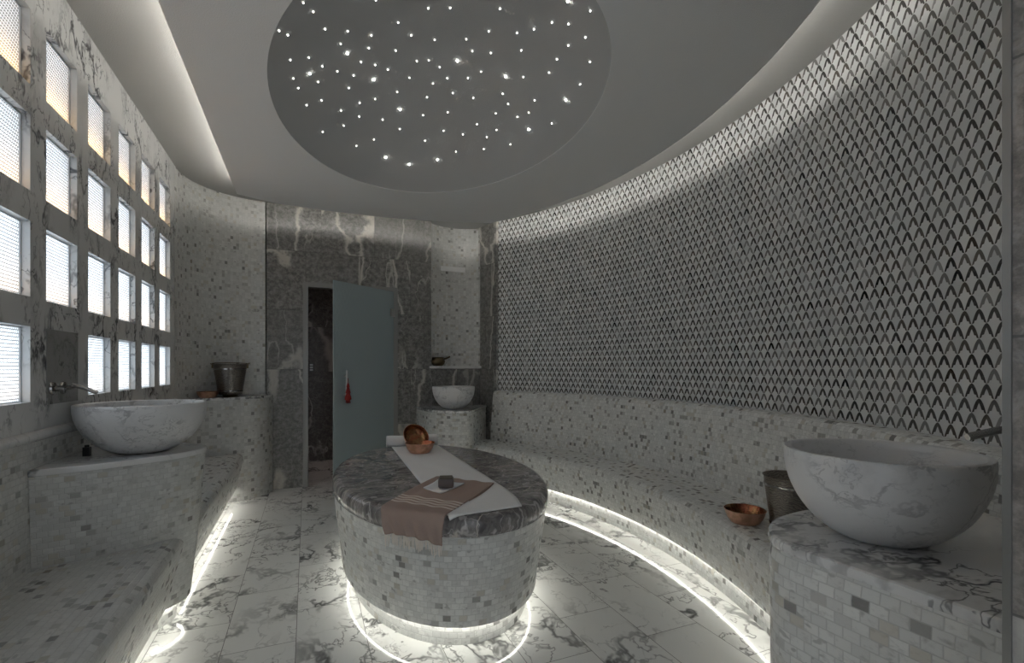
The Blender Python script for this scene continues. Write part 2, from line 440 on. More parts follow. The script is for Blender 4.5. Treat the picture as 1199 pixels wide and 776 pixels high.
# cove light strip lying on the dropped ceiling
so = inset(outer, .040); sb = inset(outer, .046)
MB().loft([z3(so, ZD + .060), z3(so, ZD + .074)], smooth=False).build('trim_cove_light', MAT['cstrip'], kind='structure')
MB().loft([z3(sb, ZD + .051), z3(sb, ZD + .080), z3(inset(outer, .052), ZD + .080), z3(inset(outer, .052), ZD + .051)], smooth=False).build('trim_cove_channel', MAT['steel'], kind='structure')

# window wall
WY0, WP, WW = 2.32, .4435, .31
ROWS = [1.155, 1.593, 2.034, 2.475]; WH = .315
cols = [(WY0 + WP * k, WY0 + WP * k + WW) for k in range(-3, 6)]  # nearest columns are out of view, added so daylight reaches the near end
rows = [(z, z + WH) for z in ROWS]
holes = [(c, r) for c in range(9) for r in range(4) if not (c == 4 and r == 0)]
ys = sorted({.2, 5.0} | {y for c in cols for y in c}); zs = sorted({1.03, ZC} | {z for r in rows for z in r})
m = MB(); T = .13
def hole_at(y, z): return any(cols[c][0] - 1e-4 < y < cols[c][1] + 1e-4 and rows[r][0] - 1e-4 < z < rows[r][1] + 1e-4 for c, r in holes)
for i in range(len(ys) - 1):
    for j in range(len(zs) - 1):
        y0, y1, a, b = ys[i], ys[i + 1], zs[j], zs[j + 1]
        if hole_at((y0 + y1) / 2, (a + b) / 2): continue
        m.face([(XL, y0, a), (XL, y1, a), (XL, y1, b), (XL, y0, b)], [(y0, a), (y1, a), (y1, b), (y0, b)])
        m.face([(XL - T, y0, a), (XL - T, y0, b), (XL - T, y1, b), (XL - T, y1, a)], [(y0, a), (y0, b), (y1, b), (y1, a)])
for c, r in holes:
    (y0, y1), (a, b) = cols[c], rows[r]
    for p, q in (((y0, a), (y1, a)), ((y1, a), (y1, b)), ((y1, b), (y0, b)), ((y0, b), (y0, a))):
        m.face([(XL, *p), (XL, *q), (XL - T, *q), (XL - T, *p)], [p, q, q, p])
m.build('wall_left', MAT['wallm'], kind='structure')
MB().box((XL - .13, .2, 0), (XL, 5.15, 1.0)).build('wall_left_lower', MAT['benchl'], kind='structure')
prof = [(0, .985), (.014, .99), (.022, 1.003), (.022, 1.016), (.012, 1.028), (0, 1.032)]
MB().loft([[(XL + d, y, z) for d, z in prof] for y in (.34, 4.98)], closed=False, smooth=True).build('trim_1', MAT['wallm'], kind='structure')
# the tiled blank panel where a window is missing
MB().box((XL, cols[4][0], rows[0][0] - .02), (XL + .004, cols[4][1], rows[0][1])).build('trim_2', marble('panel_marble', (.33, .33, .32), (.07, .07, .07), 3.5, .8, .7, .2), kind='structure')
ordn = ['added unseen ninth', 'added unseen eighth', 'added unseen seventh', 'sixth', 'fifth', 'fourth', 'third', 'second', 'first']; rown = ['bottom', 'second lowest', 'second highest', 'top']
for k, (c, r) in enumerate(holes):
    (y0, y1), (a, b) = cols[c], rows[r]
    w = thing('window_%d' % (k + 1), 'square frosted window, %s column from the far end, %s row of the marble wall' % (ordn[c], rown[r]), 'window', (XL - .034, (y0 + y1) / 2, a), kind='structure')
    hw = (y1 - y0) / 2 - .0015; hh = b - a - .0015
    p = MB(); p.face([(0, -hw, .0015), (0, hw, .0015), (0, hw, hh), (0, -hw, hh)], [(y0, a), (y1, a), (y1, b), (y0, b)])
    p.face([(-.006, -hw, .0015), (-.006, -hw, hh), (-.006, hw, hh), (-.006, hw, .0015)], [(y0, a), (y0, b), (y1, b), (y1, a)])
    pm = MB(); pm.face([(0, -hw, .0015), (0, hw, .0015), (0, hw, hh), (0, -hw, hh)], [(y0, a), (y1, a), (y1, b), (y0, b)])
    pm.build('pane', MAT['pane'], w)
    f = MB(); g = .006
    for lo, hi in (((.001, -hw, .0015), (.006, -hw + g, hh)), ((.001, hw - g, .0015), (.006, hw, hh)), ((.001, -hw + g, .0015), (.006, hw - g, g)), ((.001, -hw + g, hh - g), (.006, hw - g, hh))): f.box(lo, hi)
    f.build('window_frame', MAT['white'], w)

# the rounded tiled corner between window wall and door wall
path = [(XL, 5.0), (XL, 5.04)] + arcpts((-.41, 5.08), .65, PI, PI / 2, 16) + [(-.40, 5.73)]
out = [(-1.2, 5.0), (-1.2, 5.04)] + arcpts((-.41, 5.08), .79, PI, PI / 2, 16) + [(-.40, 5.87)]
MB().loft([z3(path, 0), z3(path, ZC), z3(out, ZC), z3(out, 0), z3(path, 0)], closed=False, vs=[0, ZC, ZC + .1, .1, 0]).build('wall_back_corner', MAT['mos'], kind='structure')

# door wall with the door opening
DX0, DX1, DZ = -.045, .972, 2.23
m = MB()
m.box((-.42, YB, 0), (DX0, YB + .14, ZC)); m.box((DX1, YB, 0), (1.37, YB + .14, ZC)); m.box((DX0, YB, DZ), (DX1, YB + .14, ZC))
m.box((1.37, YB, 0), (2.3, YB + .14, 1.285))
m.build('wall_back', MAT['dark'], kind='structure')
# niche: concave tiled back above the shelf
npth = [(1.37, YB), (1.372, YB + .05)] + [(1.37 + .62 * i / 16, YB + .05 + .12 * math.sin(PI * i / 16) ** .8) for i in range(1, 16)] + [(1.988, YB + .05), (1.99, YB)]
nout = [(p[0], YB + .3) for p in npth]
MB().loft([z3(npth, 1.28), z3(npth, ZC), z3(nout, ZC)], closed=False, vs=[0, ZC - 1.28, ZC - 1]).build('wall_back_niche', MAT['mos'], kind='structure')
# marble pier between niche and curved wall
pier = [(1.99, YB + .25), (1.99, YB), (2.085, 5.415), (2.13, 5.40), (2.35, 5.6), (2.35, YB + .25)]
MB().loft([z3(pier, 0), z3(pier, ZC)], u0=.05, vs=[0, ZC], smooth=False, caps=(False, True)).build('wall_back_pier', MAT['dark'], kind='structure')
# the curved fish scale wall
a0, a1 = ang(4.2, YF), ang(4.2, 5.403)
pi_, po = arcpts(RC, 4.2, a0, a1, 72), arcpts(RC, 4.26, a0, a1, 72)
MB().loft([z3(pi_, 0), z3(pi_, ZC), z3(po, ZC), z3(po, 0)], closed=False, vs=[-1.02, ZC - 1.02, ZC - 1, -.1]).build('wall_right', MAT['fish'], kind='structure')
# near wall with the opening the photograph is taken through
m = MB(); m.box((.842, YF - .36, 0), (2.9, YF, ZC)); m.box((-1.3, YF - .36, 0), (-.32, YF, ZC)); m.box((-.32, YF - .36, 2.35), (.842, YF, ZC))
m.build('wall_front', dark_marble('jamb_marble', .5, .36, (.1, .1), base=(.20, .175, .155)), kind='structure')
MB().box((.8385, YF - .006, 0), (.842, YF + .003, 2.35)).build('trim_3', MAT['frame'], kind='structure')
# corridor beyond the door
m = MB(); m.box((-1.3, YB + .10, 0), (-.425, YB + .14, 2.5)); m.box((-1.2, 7.26, 0), (2.4, 7.36, 2.5)); m.box((-1.3, YB + .14, 0), (-1.2, 7.36, 2.5)); m.box((2.4, YB + .14, 0), (2.5, 7.36, 2.5))
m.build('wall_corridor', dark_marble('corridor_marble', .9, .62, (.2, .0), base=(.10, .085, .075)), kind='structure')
MB().box((-1.3, YB + .14, 2.5), (2.5, 7.36, 2.56)).build('ceiling_corridor', MAT['ceil'], kind='structure')

# ------------------------------------------------------------------ door
d = thing('door_1', 'open frosted glass door in a grey metal frame', 'door', (DX0, YB, 0), kind='structure')
W = DX1 - DX0
m = MB(); fw = .052
m.box((.001, -.012, 0), (fw, .10, DZ - .001)); m.box((W - fw, -.012, 0), (W - .001, .10, DZ - .001)); m.box((fw, -.012, DZ - fw), (W - fw, .10, DZ - .001))
m.build('door_frame', MAT['frame'], d)
hx, hy = W - fw - .004, -.03
ex, ey = .237 - DX0, 5.153 - YB
L = math.hypot(ex - hx, ey - hy); th = math.atan2(ey - hy, ex - hx)
Mx = Matrix.Translation((hx, hy, 0)) @ Matrix.Rotation(th, 4, 'Z')
leaf = MB().box((0, -.005, .012), (L, .005, DZ - fw - .004)).xf(Mx).build('door_leaf', MAT['glass'], d)
for z in (.25, 1.93):
    h = MB().box((-.012, -.016, z - .045), (.055, .016, z + .045)).xf(Mx).build('hinge', MAT['steel'], leaf)
h = MB()
hs = L * .845
h.tube([(hs, .045, .96), (hs, .045, 1.27)], .011)
for z in (1.02, 1.21): h.tube([(hs, .004, z), (hs, .046, z)], .007)
# room side of the leaf: choose the side that faces the camera
side = Mx @ Vector((hs, .05, 1)); cam_d = Vector((side.x + DX0, side.y + YB)).length
side2 = Mx @ Vector((hs, -.05, 1)); cam_d2 = Vector((side2.x + DX0, side2.y + YB)).length
sg = 1 if cam_d < cam_d2 else -1
if sg < 0: h.v = [(p[0], -p[1], p[2]) for p in h.v]
h.xf(Mx).build('handle', MAT['steel'], leaf)
# red tassel hanging from the handle
tp = Mx @ Vector((hs, sg * .062, 0)); tw_ = Vector((tp.x + DX0, tp.y + YB, 0))
t = thing('tassel', 'red beaded tassel hanging from the glass door handle', 'tassel', (tw_.x, tw_.y, .93))
MB().lathe([(.002, .215), (.010, .20), (.017, .17), (.012, .165), (.020, .135), (.026, .11), (.018, .105), (.03, .07), (.034, .045), (.022, .035)], n=20, caps=(True, True)).build('bead_knot', MAT['red'], t)
m = MB()
for i in range(16):
    a = 2 * PI * i / 16; r = .018 if i % 2 else .010
    m.tube([(r * math.cos(a), r * math.sin(a), .04), (r * 1.3 * math.cos(a), r * 1.3 * math.sin(a), .005 + .01 * random.random())], .0035, 6)
m.build('tassel_threads', MAT['red'], t)
MB().tube([(0, 0, .21), (0, 0, .26)], .003, 8).build('cord', MAT['red'], t)
s = thing('wall_switch', 'small grey switch plate on the dark corridor wall behind the door', 'switch', (.05, 7.258, 1.30))
pl_ = MB().box((-.04, -.008, -.06), (.04, 0.0015, .06)).build('switch_plate', MAT['plate'], s)
for z in (-.035, 0, .035): MB().box((-.02, -.012, z - .012), (.02, -.008, z + .012)).build('switch_button', MAT['steel'], pl_)

# niche shelf
MB().loft([z3([(1.345, YB - .03), (2.0, YB - .03), (2.0, YB + .17), (1.345, YB + .17)], z) for z in (1.287, 1.318)], smooth=False, caps=(True, True)).build('niche_shelf', MAT['top'])
tag(bpy.data.objects['niche_shelf'], 'thin marble ledge at the foot of the tiled niche', 'shelf')

# ------------------------------------------------------------------ stars
S1 = [(258, 20), (325, 80), (97, 206), (155, 236), (404, 195), (555, 210), (712, 238), (742, 3), (1092, 57), (892, 152), (978, 238), (1135, 268), (508, 295), (695, 323), (875, 339),
      (172, 402), (295, 386), (386, 444), (644, 416), (738, 435), (823, 466), (486, 478), (594, 505), (192, 525), (358, 548), (225, 589), (563, 589), (885, 615), (1017, 410), (1096, 405), (1168, 450),
      (967, 520), (1123, 559), (1084, 651), (738, 662), (634, 688), (380, 671), (281, 703), (510, 740)]
B1 = [(553, 358), (303, 493), (729, 534), (905, 733)]
S2 = [(98, 55), (430, 60), (1033, 74), (777, 152), (887, 162), (355, 211), (543, 222), (657, 196), (1000, 251), (205, 263), (246, 343), (369, 355), (572, 338), (886, 305), (810, 397), (1031, 414),
      (303, 480), (78, 524), (216, 523), (586, 515), (757, 486), (115, 622), (448, 627), (965, 565), (660, 671), (484, 695), (252, 655), (81, 751), (402, 758), (622, 753)]
B2 = [(883, 10), (145, 410), (467, 512), (869, 670)]
S3 = [(632, 209), (788, 230), (528, 270), (388, 311), (613, 405), (729, 362), (903, 292), (1058, 200), (1070, 370), (1194, 303)]
B3 = [(809, 482), (965, 529), (1153, 497)]
S4 = [(546, 211), (776, 254), (277, 260), (407, 298), (342, 346), (183, 328), (322, 425), (499, 394), (136, 443)]
B4 = [(622, 295)]
pix = []
for lst, ox, oy, br in ((S1, 310, 0, 0), (B1, 310, 0, 1), (S2, 510, 0, 0), (B2, 510, 0, 1), (S3, 310, 100, 0), (B3, 310, 100, 1), (S4, 510, 100, 0), (B4, 510, 100, 1)):
    pix += [(ox + x / 5.705, oy + y / 5.705, br) for x, y in lst]
def star_mesh(r):
    m = MB(); m.lathe([(r * .05, -r), (r * .7, -r * .72), (r, 0), (r * .7, r * .72), (r * .05, r)], n=10, caps=(True, True)); return m
proto = {}
for br in (0, 1):
    proto[br] = star_mesh(.0052 if br else .0034).build('star_light', MAT['starb' if br else 'star'])
    tag(proto[br], 'larger bright star light set in the grey dome' if br else 'tiny pinpoint star light set in the grey dome', 'ceiling light', 'bright star lights in the dome' if br else 'small star lights in the dome')
used = set()
for x, y, br in pix:
    # follow the sight line from the camera to the dome surface
    dx = FW[0] + (x - CXP) / F * RT[0]; dy = FW[1] + (x - CXP) / F * RT[1]; dz = -(y - HYP) / F
    lo, hi = (ZD - H) / dz, (ZD + DEP - H) / dz + 1
    def g(t):
        k = ((dx * t - TC[0]) / DA) ** 2 + ((dy * t - TC[1]) / DB) ** 2
        return k + max(0, H + dz * t - ZD - .004 + .006) / DEP - 1
    if g(lo) > 0: continue
    for _ in range(50):
        mid = (lo + hi) / 2
        if g(mid) > 0: hi = mid
        else: lo = mid
    if br in used: o = proto[br].copy(); COL.objects.link(o)
    else: o = proto[br]; used.add(br)
    o.location = (dx * lo, dy * lo, H + dz * lo)

# ------------------------------------------------------------------ oval table
def erings(prof, n=128): return [z3(ell((0, 0), a, b, n), z) for a, b, z in prof]
tb = thing('oval_stone_table', 'large oval mosaic plinth table with a grey marble slab top', 'table', (TC[0], TC[1], 0))
MB().loft(erings([(.50, .885, 0), (.50, .885, .112)]), vs=[0, .112]).build('plinth', MAT['mosb'], tb)
MB().loft(erings([(.48, .87, .118), (.545, .938, .108), (.556, .949, .116), (.565, .962, .20), (.594, 1.015, .44), (.604, 1.035, .555)]), caps=(True, True), vs=[0, .07, .09, .17, .41, .53]).build('body', MAT['mosb'], tb)
MB().loft(erings([(.597, 1.028, .552), (.607, 1.043, .556), (.613, 1.053, .575), (.613, 1.055, .61), (.607, 1.048, .632), (.595, 1.035, .645), (.578, 1.016, .650)]), caps=(True, True)).build('slab_top', MAT['slab'], tb)
MB().loft(erings([(.521, .908, .1135), (.527, .914, .1135), (.527, .914, .106), (.521, .908, .106), (.521, .908, .1135)]), smooth=False).build('led_strip', MAT['strip'], tb)

# ------------------------------------------------------------------ benches
def sweep(path, prof, norm):
    """prof = (offset along the inward normal, z); norm(i) gives the inward normal"""
    return [[(path[i][0] + norm(i)[0] * d, path[i][1] + norm(i)[1] * d, z) for i in range(len(path))] for d, z in prof]
def round_prof(pts, r=.04): return pts
# right bench: radial profile
a0, a1 = ang(4.2, .345), ang(3.9, 5.30)
N = 80
def ring(R, z, y0=None): return [(RC[0] + R * math.cos(a0 + (a1 - a0) * i / N), RC[1] + R * math.sin(a0 + (a1 - a0) * i / N), z) for i in range(N + 1)]
bn = thing('curved_bench', 'long curved mosaic bench running along the fish scale wall', 'bench', (RC[0] + 3.85, RC[1], 0))
def brel(loops): return [rel(L, bn.location) for L in loops]
MB().loft(brel([ring(3.70, 0), ring(3.70, .135)]), closed=False, vs=[0, .135]).build('plinth', MAT['bench'], bn)
prof = [(3.72, .135), (3.665, .128), (3.655, .14), (3.645, .22), (3.628, .36), (3.622, .40), (3.63, .43), (3.65, .446), (3.69, .452), (4.06, .452)]
MB().loft(brel([ring(R, z) for R, z in prof]), closed=False).build('seat', MAT['bench'], bn)
a1 = ang(4.2, 5.405)
prof = [(4.035, .446), (4.05, .60), (4.085, .95), (4.095, .995), (4.11, 1.012), (4.13, 1.02), (4.205, 1.02)]
MB().loft(brel([ring(R, z) for R, z in prof]), closed=False).build('backrest', MAT['bench'], bn)
a1 = ang(3.9, 5.30)
MB().loft(brel([ring(3.689, .1335), ring(3.682, .1335), ring(3.682, .125), ring(3.689, .125), ring(3.689, .1335)]), closed=False, smooth=False).build('led_strip', MAT['strip'], bn)

# left benches: straight
def left_bench(y0, y1, label, ledrange):
    b = thing('wall_bench', label, 'bench', (-.85, (y0 + y1) / 2, 0))
    ny = 12
    def line(d, z): return [(-d + .85, y0 + (y1 - y0) * i / ny - (y0 + y1) / 2, z) for i in range(ny + 1)]
    MB().loft([line(.70, 0), line(.70, .115)], closed=False, vs=[0, .115]).build('plinth', MAT['benchl'], b)
    pr = [(.72, .115), (.648, .110), (.637, .12), (.615, .24), (.580, .385), (.577, .41), (.587, .435), (.61, .450), (.64, .456), (1.058, .456)]
    MB().loft([line(d, z) for d, z in pr], closed=False).build('seat', MAT['benchl'], b)
    l0, l1 = ledrange
    MB().box((.85 - .672, l0 - (y0 + y1) / 2, .1045), (.85 - .665, l1 - (y0 + y1) / 2, .1125)).build('led_strip', MAT['strip'], b)
    return b
left_bench(.36, 2.98, 'mosaic bench nearest the camera under the left windows', (.4, 2.78))
left_bench(3.02, 5.40, 'mosaic bench between the left basin pedestal and the tall corner counter', (3.30, 5.32))

# ------------------------------------------------------------------ pedestals
def pedestal(name, label, outline, base, zt, taper, zb=0.0, plinth=None, led=False, mat='mosb'):
    """outline: open polyline starting and ending at the wall; taper: fraction the foot is pulled towards base"""
    p = thing(name, label, 'pedestal', (base[0], base[1], 0))
    def loop(k, z): return [(base[0] + (q[0] - base[0]) * k - base[0], base[1] + (q[1] - base[1]) * k - base[1], z) for q in outline]
    body = MB()
    levels = [(1 - taper, zb), (1 - taper * .6, zb + (zt - zb) * .35), (1 - taper * .15, zt - .08), (.985, zt - .028)]
    lp = [loop(k, z) for k, z in levels]
    if zb > 0: lp = [loop((1 - taper) * .9, zb + .004), loop((1 - taper) * .985, zb - .006)] + lp
    body.loft(lp, closed=True, caps=(True, True)); body.build('body', MAT[mat], p)
    t = MB(); t.loft([loop(.985, zt - .029), loop(.998, zt - .026), loop(1.003, zt - .014), loop(.998, zt - .003), loop(.985, zt)], closed=True, caps=(True, True)); t.build('countertop', MAT['top'], p)
    if zb > 0:
        MB().loft([loop((1 - taper) * .875, 0), loop((1 - taper) * .875, zb + .002)], closed=True).build('plinth', MAT[mat], p)
        if led:
            a, b2 = (1 - taper) * .925, (1 - taper) * .938
            MB().loft([loop(a, zb - .001), loop(b2, zb - .007), loop(b2, zb - .013), loop(a, zb - .010)], closed=False, smooth=False).build('led_strip', MAT['strip'], p)
    return p
lo_ = spline([(-1.058, 2.605), (-.98, 2.63), (-.87, 2.665), (-.74, 2.735), (-.61, 2.825), (-.525, 2.925), (-.497, 3.03), (-.53, 3.13), (-.62, 3.21), (-.75, 3.275), (-.9, 3.32), (-1.058, 3.345)], 5)
pedestal('basin_pedestal', 'rounded mosaic pedestal with marble top beneath the left basin', lo_, (-1.058, 2.99), .875, .135, .105, True, True, 'mosl')
k = 1.143
ro = [(1.215, YF + .002), (1.212, .51), (1.205, .68), (1.20, .85), (1.203, .94), (1.235, 1.0), (1.30, 1.055), (1.38, 1.095), (1.475, 1.115), (1.60, 1.12), (1.9, 1.12), (2.10, 1.10)]
ro = spline(ro, 5) + [(2.10, YF + .002)]
pedestal('basin_pedestal', 'large mosaic pedestal with veined marble top in the right foreground', ro, (1.75, .60), .82, .02)
co = spline([(1.19, YB - .002), (1.20, 5.55), (1.235, 5.25), (1.32, 5.05), (1.44, 4.955), (1.57, 4.93)], 6) + [(1.62, 4.945), (1.70, 5.06), (1.83, 5.28), (2.02, 5.58), (1.985, YB - .002)]
pedestal('basin_pedestal', 'small mosaic pedestal in the far corner under the niche', co, (1.60, YB - .002), .836, .03)

# tall corner counter
cc = spline([(-1.058, 5.03), (-1.0, 5.20), (-.90, 5.285), (-.75, 5.335), (-.60, 5.385), (-.47, 5.465), (-.385, 5.57), (-.345, 5.68), (-.34, YB - .002)], 5)
bk = [(p[0], p[1]) for p in arcpts((-.41, 5.08), .644, PI / 2, PI, 14)]
cn = thing('corner_counter', 'tall rounded mosaic counter in the far left corner holding the bucket', 'counter', (-.7, 5.5, 0))
allp = cc + bk
cr = lambda z, q=0: [(p[0] + .7 - (0), p[1] - 5.5, z) for p in allp]
MB().loft([cr(0), cr(.985)], closed=True, vs=[0, .985]).build('body', MAT['mos'], cn)
MB().loft([cr(.986), cr(1.01)], closed=True, caps=(True, True)).build('countertop', MAT['top'], cn)

# ------------------------------------------------------------------ basins
def basin(label, loc, r, h, rb=.42):
    t = thing('wash_basin', label, 'basin', loc)
    prof = [(r * .30, .0)]
    for i in range(0, 15):                          # outside, rounding up to a straight rim
        a = i / 14 * PI / 2
        prof.append((r * (.30 + .70 * math.sin(a) ** 1.25), h * .93 * (1 - math.cos(a)) ** 1.0))
    prof += [(r, h * .985), (r * .992, h), (r * .93, h), (r * .915, h * .985)]
    for i in range(14, -1, -1):
        a = i / 14 * PI / 2
        prof.append((r * .91 * (.25 + .75 * math.sin(a)), .045 + (h - .07) * (1 - math.cos(a))))
    bw = MB().lathe([(.001, .0)] + prof + [(.02, .042), (.001, .042)], n=72).build('bowl', MAT['basin'], t, angle=60)
    MB().lathe([(.001, .045), (.020, .045), (.022, .041)], n=20).build('drain', MAT['chrome'], bw)
    return t
basin('round white marble basin on the left pedestal under the windows', (-.765, 2.985, .8755), .272, .245)
basin('big grey veined marble basin on the right foreground pedestal', (1.483, .849, .8205), .236, .247)
basin('small white marble basin on the far corner pedestal', (1.515, 5.27, .8365), .238, .25)

# ------------------------------------------------------------------ faucets
f = thing('wall_faucet', 'chrome wall faucet above the left basin', 'faucet', (XL, 2.85, 1.205))
for y in (-.045, .055): MB().lathe([(.001, 0), (.027, 0), (.030, .006), (.027, .014), (.012, .017), (.001, .018)], n=24).xf(Matrix.Translation((.0, y, 0)) @ Matrix.Rotation(PI / 2, 4, 'Y')).build('rosette', MAT['chrome'], f)
MB().tube([(.016, -.045, 0), (.05, -.045, -.002)], .013, 16).build('knob', MAT['chrome'], f)
MB().tube([(.016, .055, 0), (.032, .055, .0), (.034, .09, .004)], .010, 16).build('stem', MAT['chrome'], f)
MB().tube([(.030, .085, .012), (.075, .085, -.004), (.125, .085, -.028)], .0095, 16).build('spout', MAT['chrome'], f)
fp = (2.155, .785)
nrm = Vector((RC[0] - fp[0], RC[1] - fp[1], 0)).normalized()
f = thing('wall_faucet', 'chrome wall faucet at the right edge beside the marble jamb', 'faucet', (fp[0], fp[1], 1.10))
q = lambda s, z, y=0: (nrm.x * s - nrm.y * y, nrm.y * s + nrm.x * y, z)
Rm = nrm.to_track_quat('Z', 'Y').to_matrix().to_4x4()
MB().lathe([(.001, -.012), (.030, -.012), (.032, .01), (.027, .018), (.001, .02)], n=24).xf(Rm).build('rosette', MAT['chrome'], f)
MB().tube([q(.01, .0), q(.09, -.005), q(.18, -.03)], .0125, 16).build('spout', MAT['chrome'], f)

# small black container of unknown use by the left basin
bl = thing('black_container', 'small black upright container on the left pedestal between basin and wall', 'container', (-.975, 2.935, .8755))
MB().box((-.013, -.013, 0), (.013, .013, .042)).build('container_body', MAT['black'], bl)
MB().lathe([(.009, .042), (.009, .052), (.001, .052)], n=16).build('cap', MAT['black'], bl)

# ------------------------------------------------------------------ buckets and bowls
def bucket(label, loc, rt_, rb, h, feet=False, bail=True):
    t = thing('bucket', label, 'bucket', loc)
    z0 = .022 if feet else 0.0
    prof = [(.001, z0), (rb * .9, z0), (rb, z0 + .006), (rb + (rt_ - rb) * .1, z0 + h * .1), (rb + (rt_ - rb) * .9, z0 + h * .86), (rt_ * .985, z0 + h * .97), (rt_ * 1.04, z0 + h), (rt_ * 1.0, z0 + h * 1.004), (rt_ * .95, z0 + h * .97), (rb * .93, z0 + .012), (.001, z0 + .010)]
    bb = MB().lathe(prof, n=48).build('bucket_body', MAT['tin'], t, angle=50)
    for zz in (.13, .84):
        rr = rb + (rt_ - rb) * zz
        MB().lathe([(rr, z0 + h * zz - .008), (rr + .005, z0 + h * zz - .004), (rr + .005, z0 + h * zz + .004), (rr, z0 + h * zz + .008)], n=48).build('band', MAT['chrome'], bb)
    if feet: MB().lathe([(rb * .72, z0 + .004), (rb * .62, .010), (rb * .80, 0), (rb * .70, 0), (rb * .55, .010), (rb * .66, z0 + .004)], n=36).build('foot_ring', MAT['brass'], t)
    if bail:
        zt = z0 + h
        pts = [(-rt_ * 1.16, 0, zt + .004), (-rt_ * 1.05, -.006, zt - .002)] + [(rt_ * 1.05 * math.cos(a), -rt_ * 1.06 * math.sin(a), zt + .006 + .004 * math.sin(a)) for a in [PI * (1 - i / 16) for i in range(1, 16)]] + [(rt_ * 1.05, -.006, zt + .002), (rt_ * 1.16, 0, zt + .010)]
        MB().tube(pts, .004, 8).build('bail_handle', MAT['brass'], t)
        for sx in (-1, 1): MB().box((sx * rt_ * 1.0 - .012, -.012, zt - .04), (sx * rt_ * 1.0 + .012, .012, zt + .004)).build('bail_lug', MAT['brass'], bb)
    return t
def copper_bowl(label, loc, r, h, rot=None):
    t = thing('copper_bowl', label, 'bowl', loc)
    o = [(.001, .0), (r * .62, 0), (r * .70, h * .06), (r * .86, h * .40), (r * .95, h * .72), (r * .985, h * .95), (r * 1.03, h), (r * 1.0, h * 1.03)]
    i = [(r * 1.0, h * 1.03), (r * .965, h * .97), (r * .93, h * .72), (r * .83, h * .42), (r * .64, h * .12), (r * .3, h * .09), (.001, h * .085)]
    MB().lathe(o, n=48).build('outer_shell', MAT['copper'], t, angle=60)
    MB().lathe(i, n=48).build('inner_lining', MAT['copin'], t, angle=60)
    if rot: t.rotation_euler = rot
    return t
bucket('engraved metal bucket on the tall far left counter', (-.70, 5.47, 1.0105), .146, .102, .30, True)
copper_bowl('shallow copper bowl beside the bucket on the far left counter', (-.874, 5.372, 1.0105), .093, .058)
bucket('engraved metal bucket on the curved bench behind the big basin', (2.315, 1.745, .4525), .132, .095, .285, False, False)
copper_bowl('copper bowl with a dark red inside on the curved bench', (2.205, 1.94, .4525), .105, .072)
ZT = .651
copper_bowl('copper bowl standing level at the front of the pair on the white towel', (.775, 3.60, ZT + .0125), .108, .073)
copper_bowl('tilted copper bowl leaning behind the other against the towel roll', (.785, 3.890, ZT + .069), .104, .062, (math.radians(53), 0, math.radians(14)))
b = thing('brass_pot', 'small dark brass pot with side handle on the niche shelf', 'pot', (1.47, 5.80, 1.3185))
MB().lathe([(.001, 0), (.055, 0), (.080, .025), (.088, .055), (.075, .085), (.070, .098), (.078, .104), (.070, .104), (.064, .09), (.076, .055), (.05, .012), (.001, .010)], n=36).build('pot_body', MAT['brass'], b, angle=60)
MB().tube([(.075, -.01, .085), (.11, -.015, .095), (.145, -.02, .115)], [.010, .009, .011], 12).build('handle', MAT['brass'], b)

# ------------------------------------------------------------------ cloths: laid flat, then wrapped over the slab edge
def wrap(x, y, lift):
    """flat point -> point on the slab top or hanging down its side"""
    a, b = .604 + lift, 1.045 + lift
    dx, dy = x - TC[0], y - TC[1]; k = math.hypot(dx / a, dy / b)
    if k <= 1: return Vector((x, y, ZT + lift))
    for _ in range(3):
        g = Vector((dx / a / a, dy / b / b)) / k; n = g.normalized()
        dist = (k - 1) / g.length
        break
    px, py = dx - n.x * dist, dy - n.y * dist
    k2 = math.hypot(px / a, py / b); px /= k2; py /= k2
    R = .020; q = dist
    if q < R * PI / 2:
        th = q / R; return Vector((TC[0] + px + n.x * R * math.sin(th), TC[1] + py + n.y * R * math.sin(th), ZT + lift - R * (1 - math.cos(th))))
    return Vector((TC[0] + px + n.x * R, TC[1] + py + n.y * R, ZT + lift - R - (q - R * PI / 2)))
def sheet(fn, nu, nv, size, thick=.004):
    P = [[fn(i / nu, j / nv) for i in range(nu + 1)] for j in range(nv + 1)]
    m = MB()
    m.loft([[tuple(p) for p in row] for row in P], closed=False, us=[size[0] * i / nu for i in range(nu + 1)], vs=[size[1] * j / nv for j in range(nv + 1)])
    return m
def solid(o, t):
    md = o.modifiers.new('Solidify', 'SOLIDIFY'); md.thickness = t; md.offset = 1.0; return o
# towel: flat run, rolled at the far end
def towel_pt(s, t):
    # s across (0 left .. 1 right), t along from the near end (0) to the roll (1)
    le = spline([(.562, 2.020), (.575, 2.571), (.600, 3.3), (.625, 3.97)], 8); ri = spline([(.915, 2.045), (.960, 2.30), (.972, 2.95), (.985, 3.93)], 8)
    def at(P, t):
        f = t * (len(P) - 1); i = min(int(f), len(P) - 2); return Vector(P[i]).lerp(Vector(P[i + 1]), f - i)
    p = at(le, t).lerp(at(ri, t), s)
    v = wrap(p.x, p.y, .003); v.z += .0012 * math.sin(t * 37) * math.sin(s * 9) * (1 if t > .1 else 0) + .0012; return v
tl = thing('white_towel', 'long white towel laid across the oval table, rolled at its far end', 'towel', (.78, 2.95, ZT))
m = sheet(towel_pt, 20, 80, (.36, 2.0)); m.v = rel(m.v, tl.location)
solid(m.build('towel_run', MAT['towel'], tl), .006)
m = MB()
c0, c1 = Vector((.592, 4.005)), Vector((.995, 3.965)); loops = []
spir = []
for i in range(70):
    th = 2 * PI * 3.2 * i / 69; rr = .012 + .032 * i / 69; spir.append((rr * math.cos(th - 1.6), rr * math.sin(th - 1.6)))
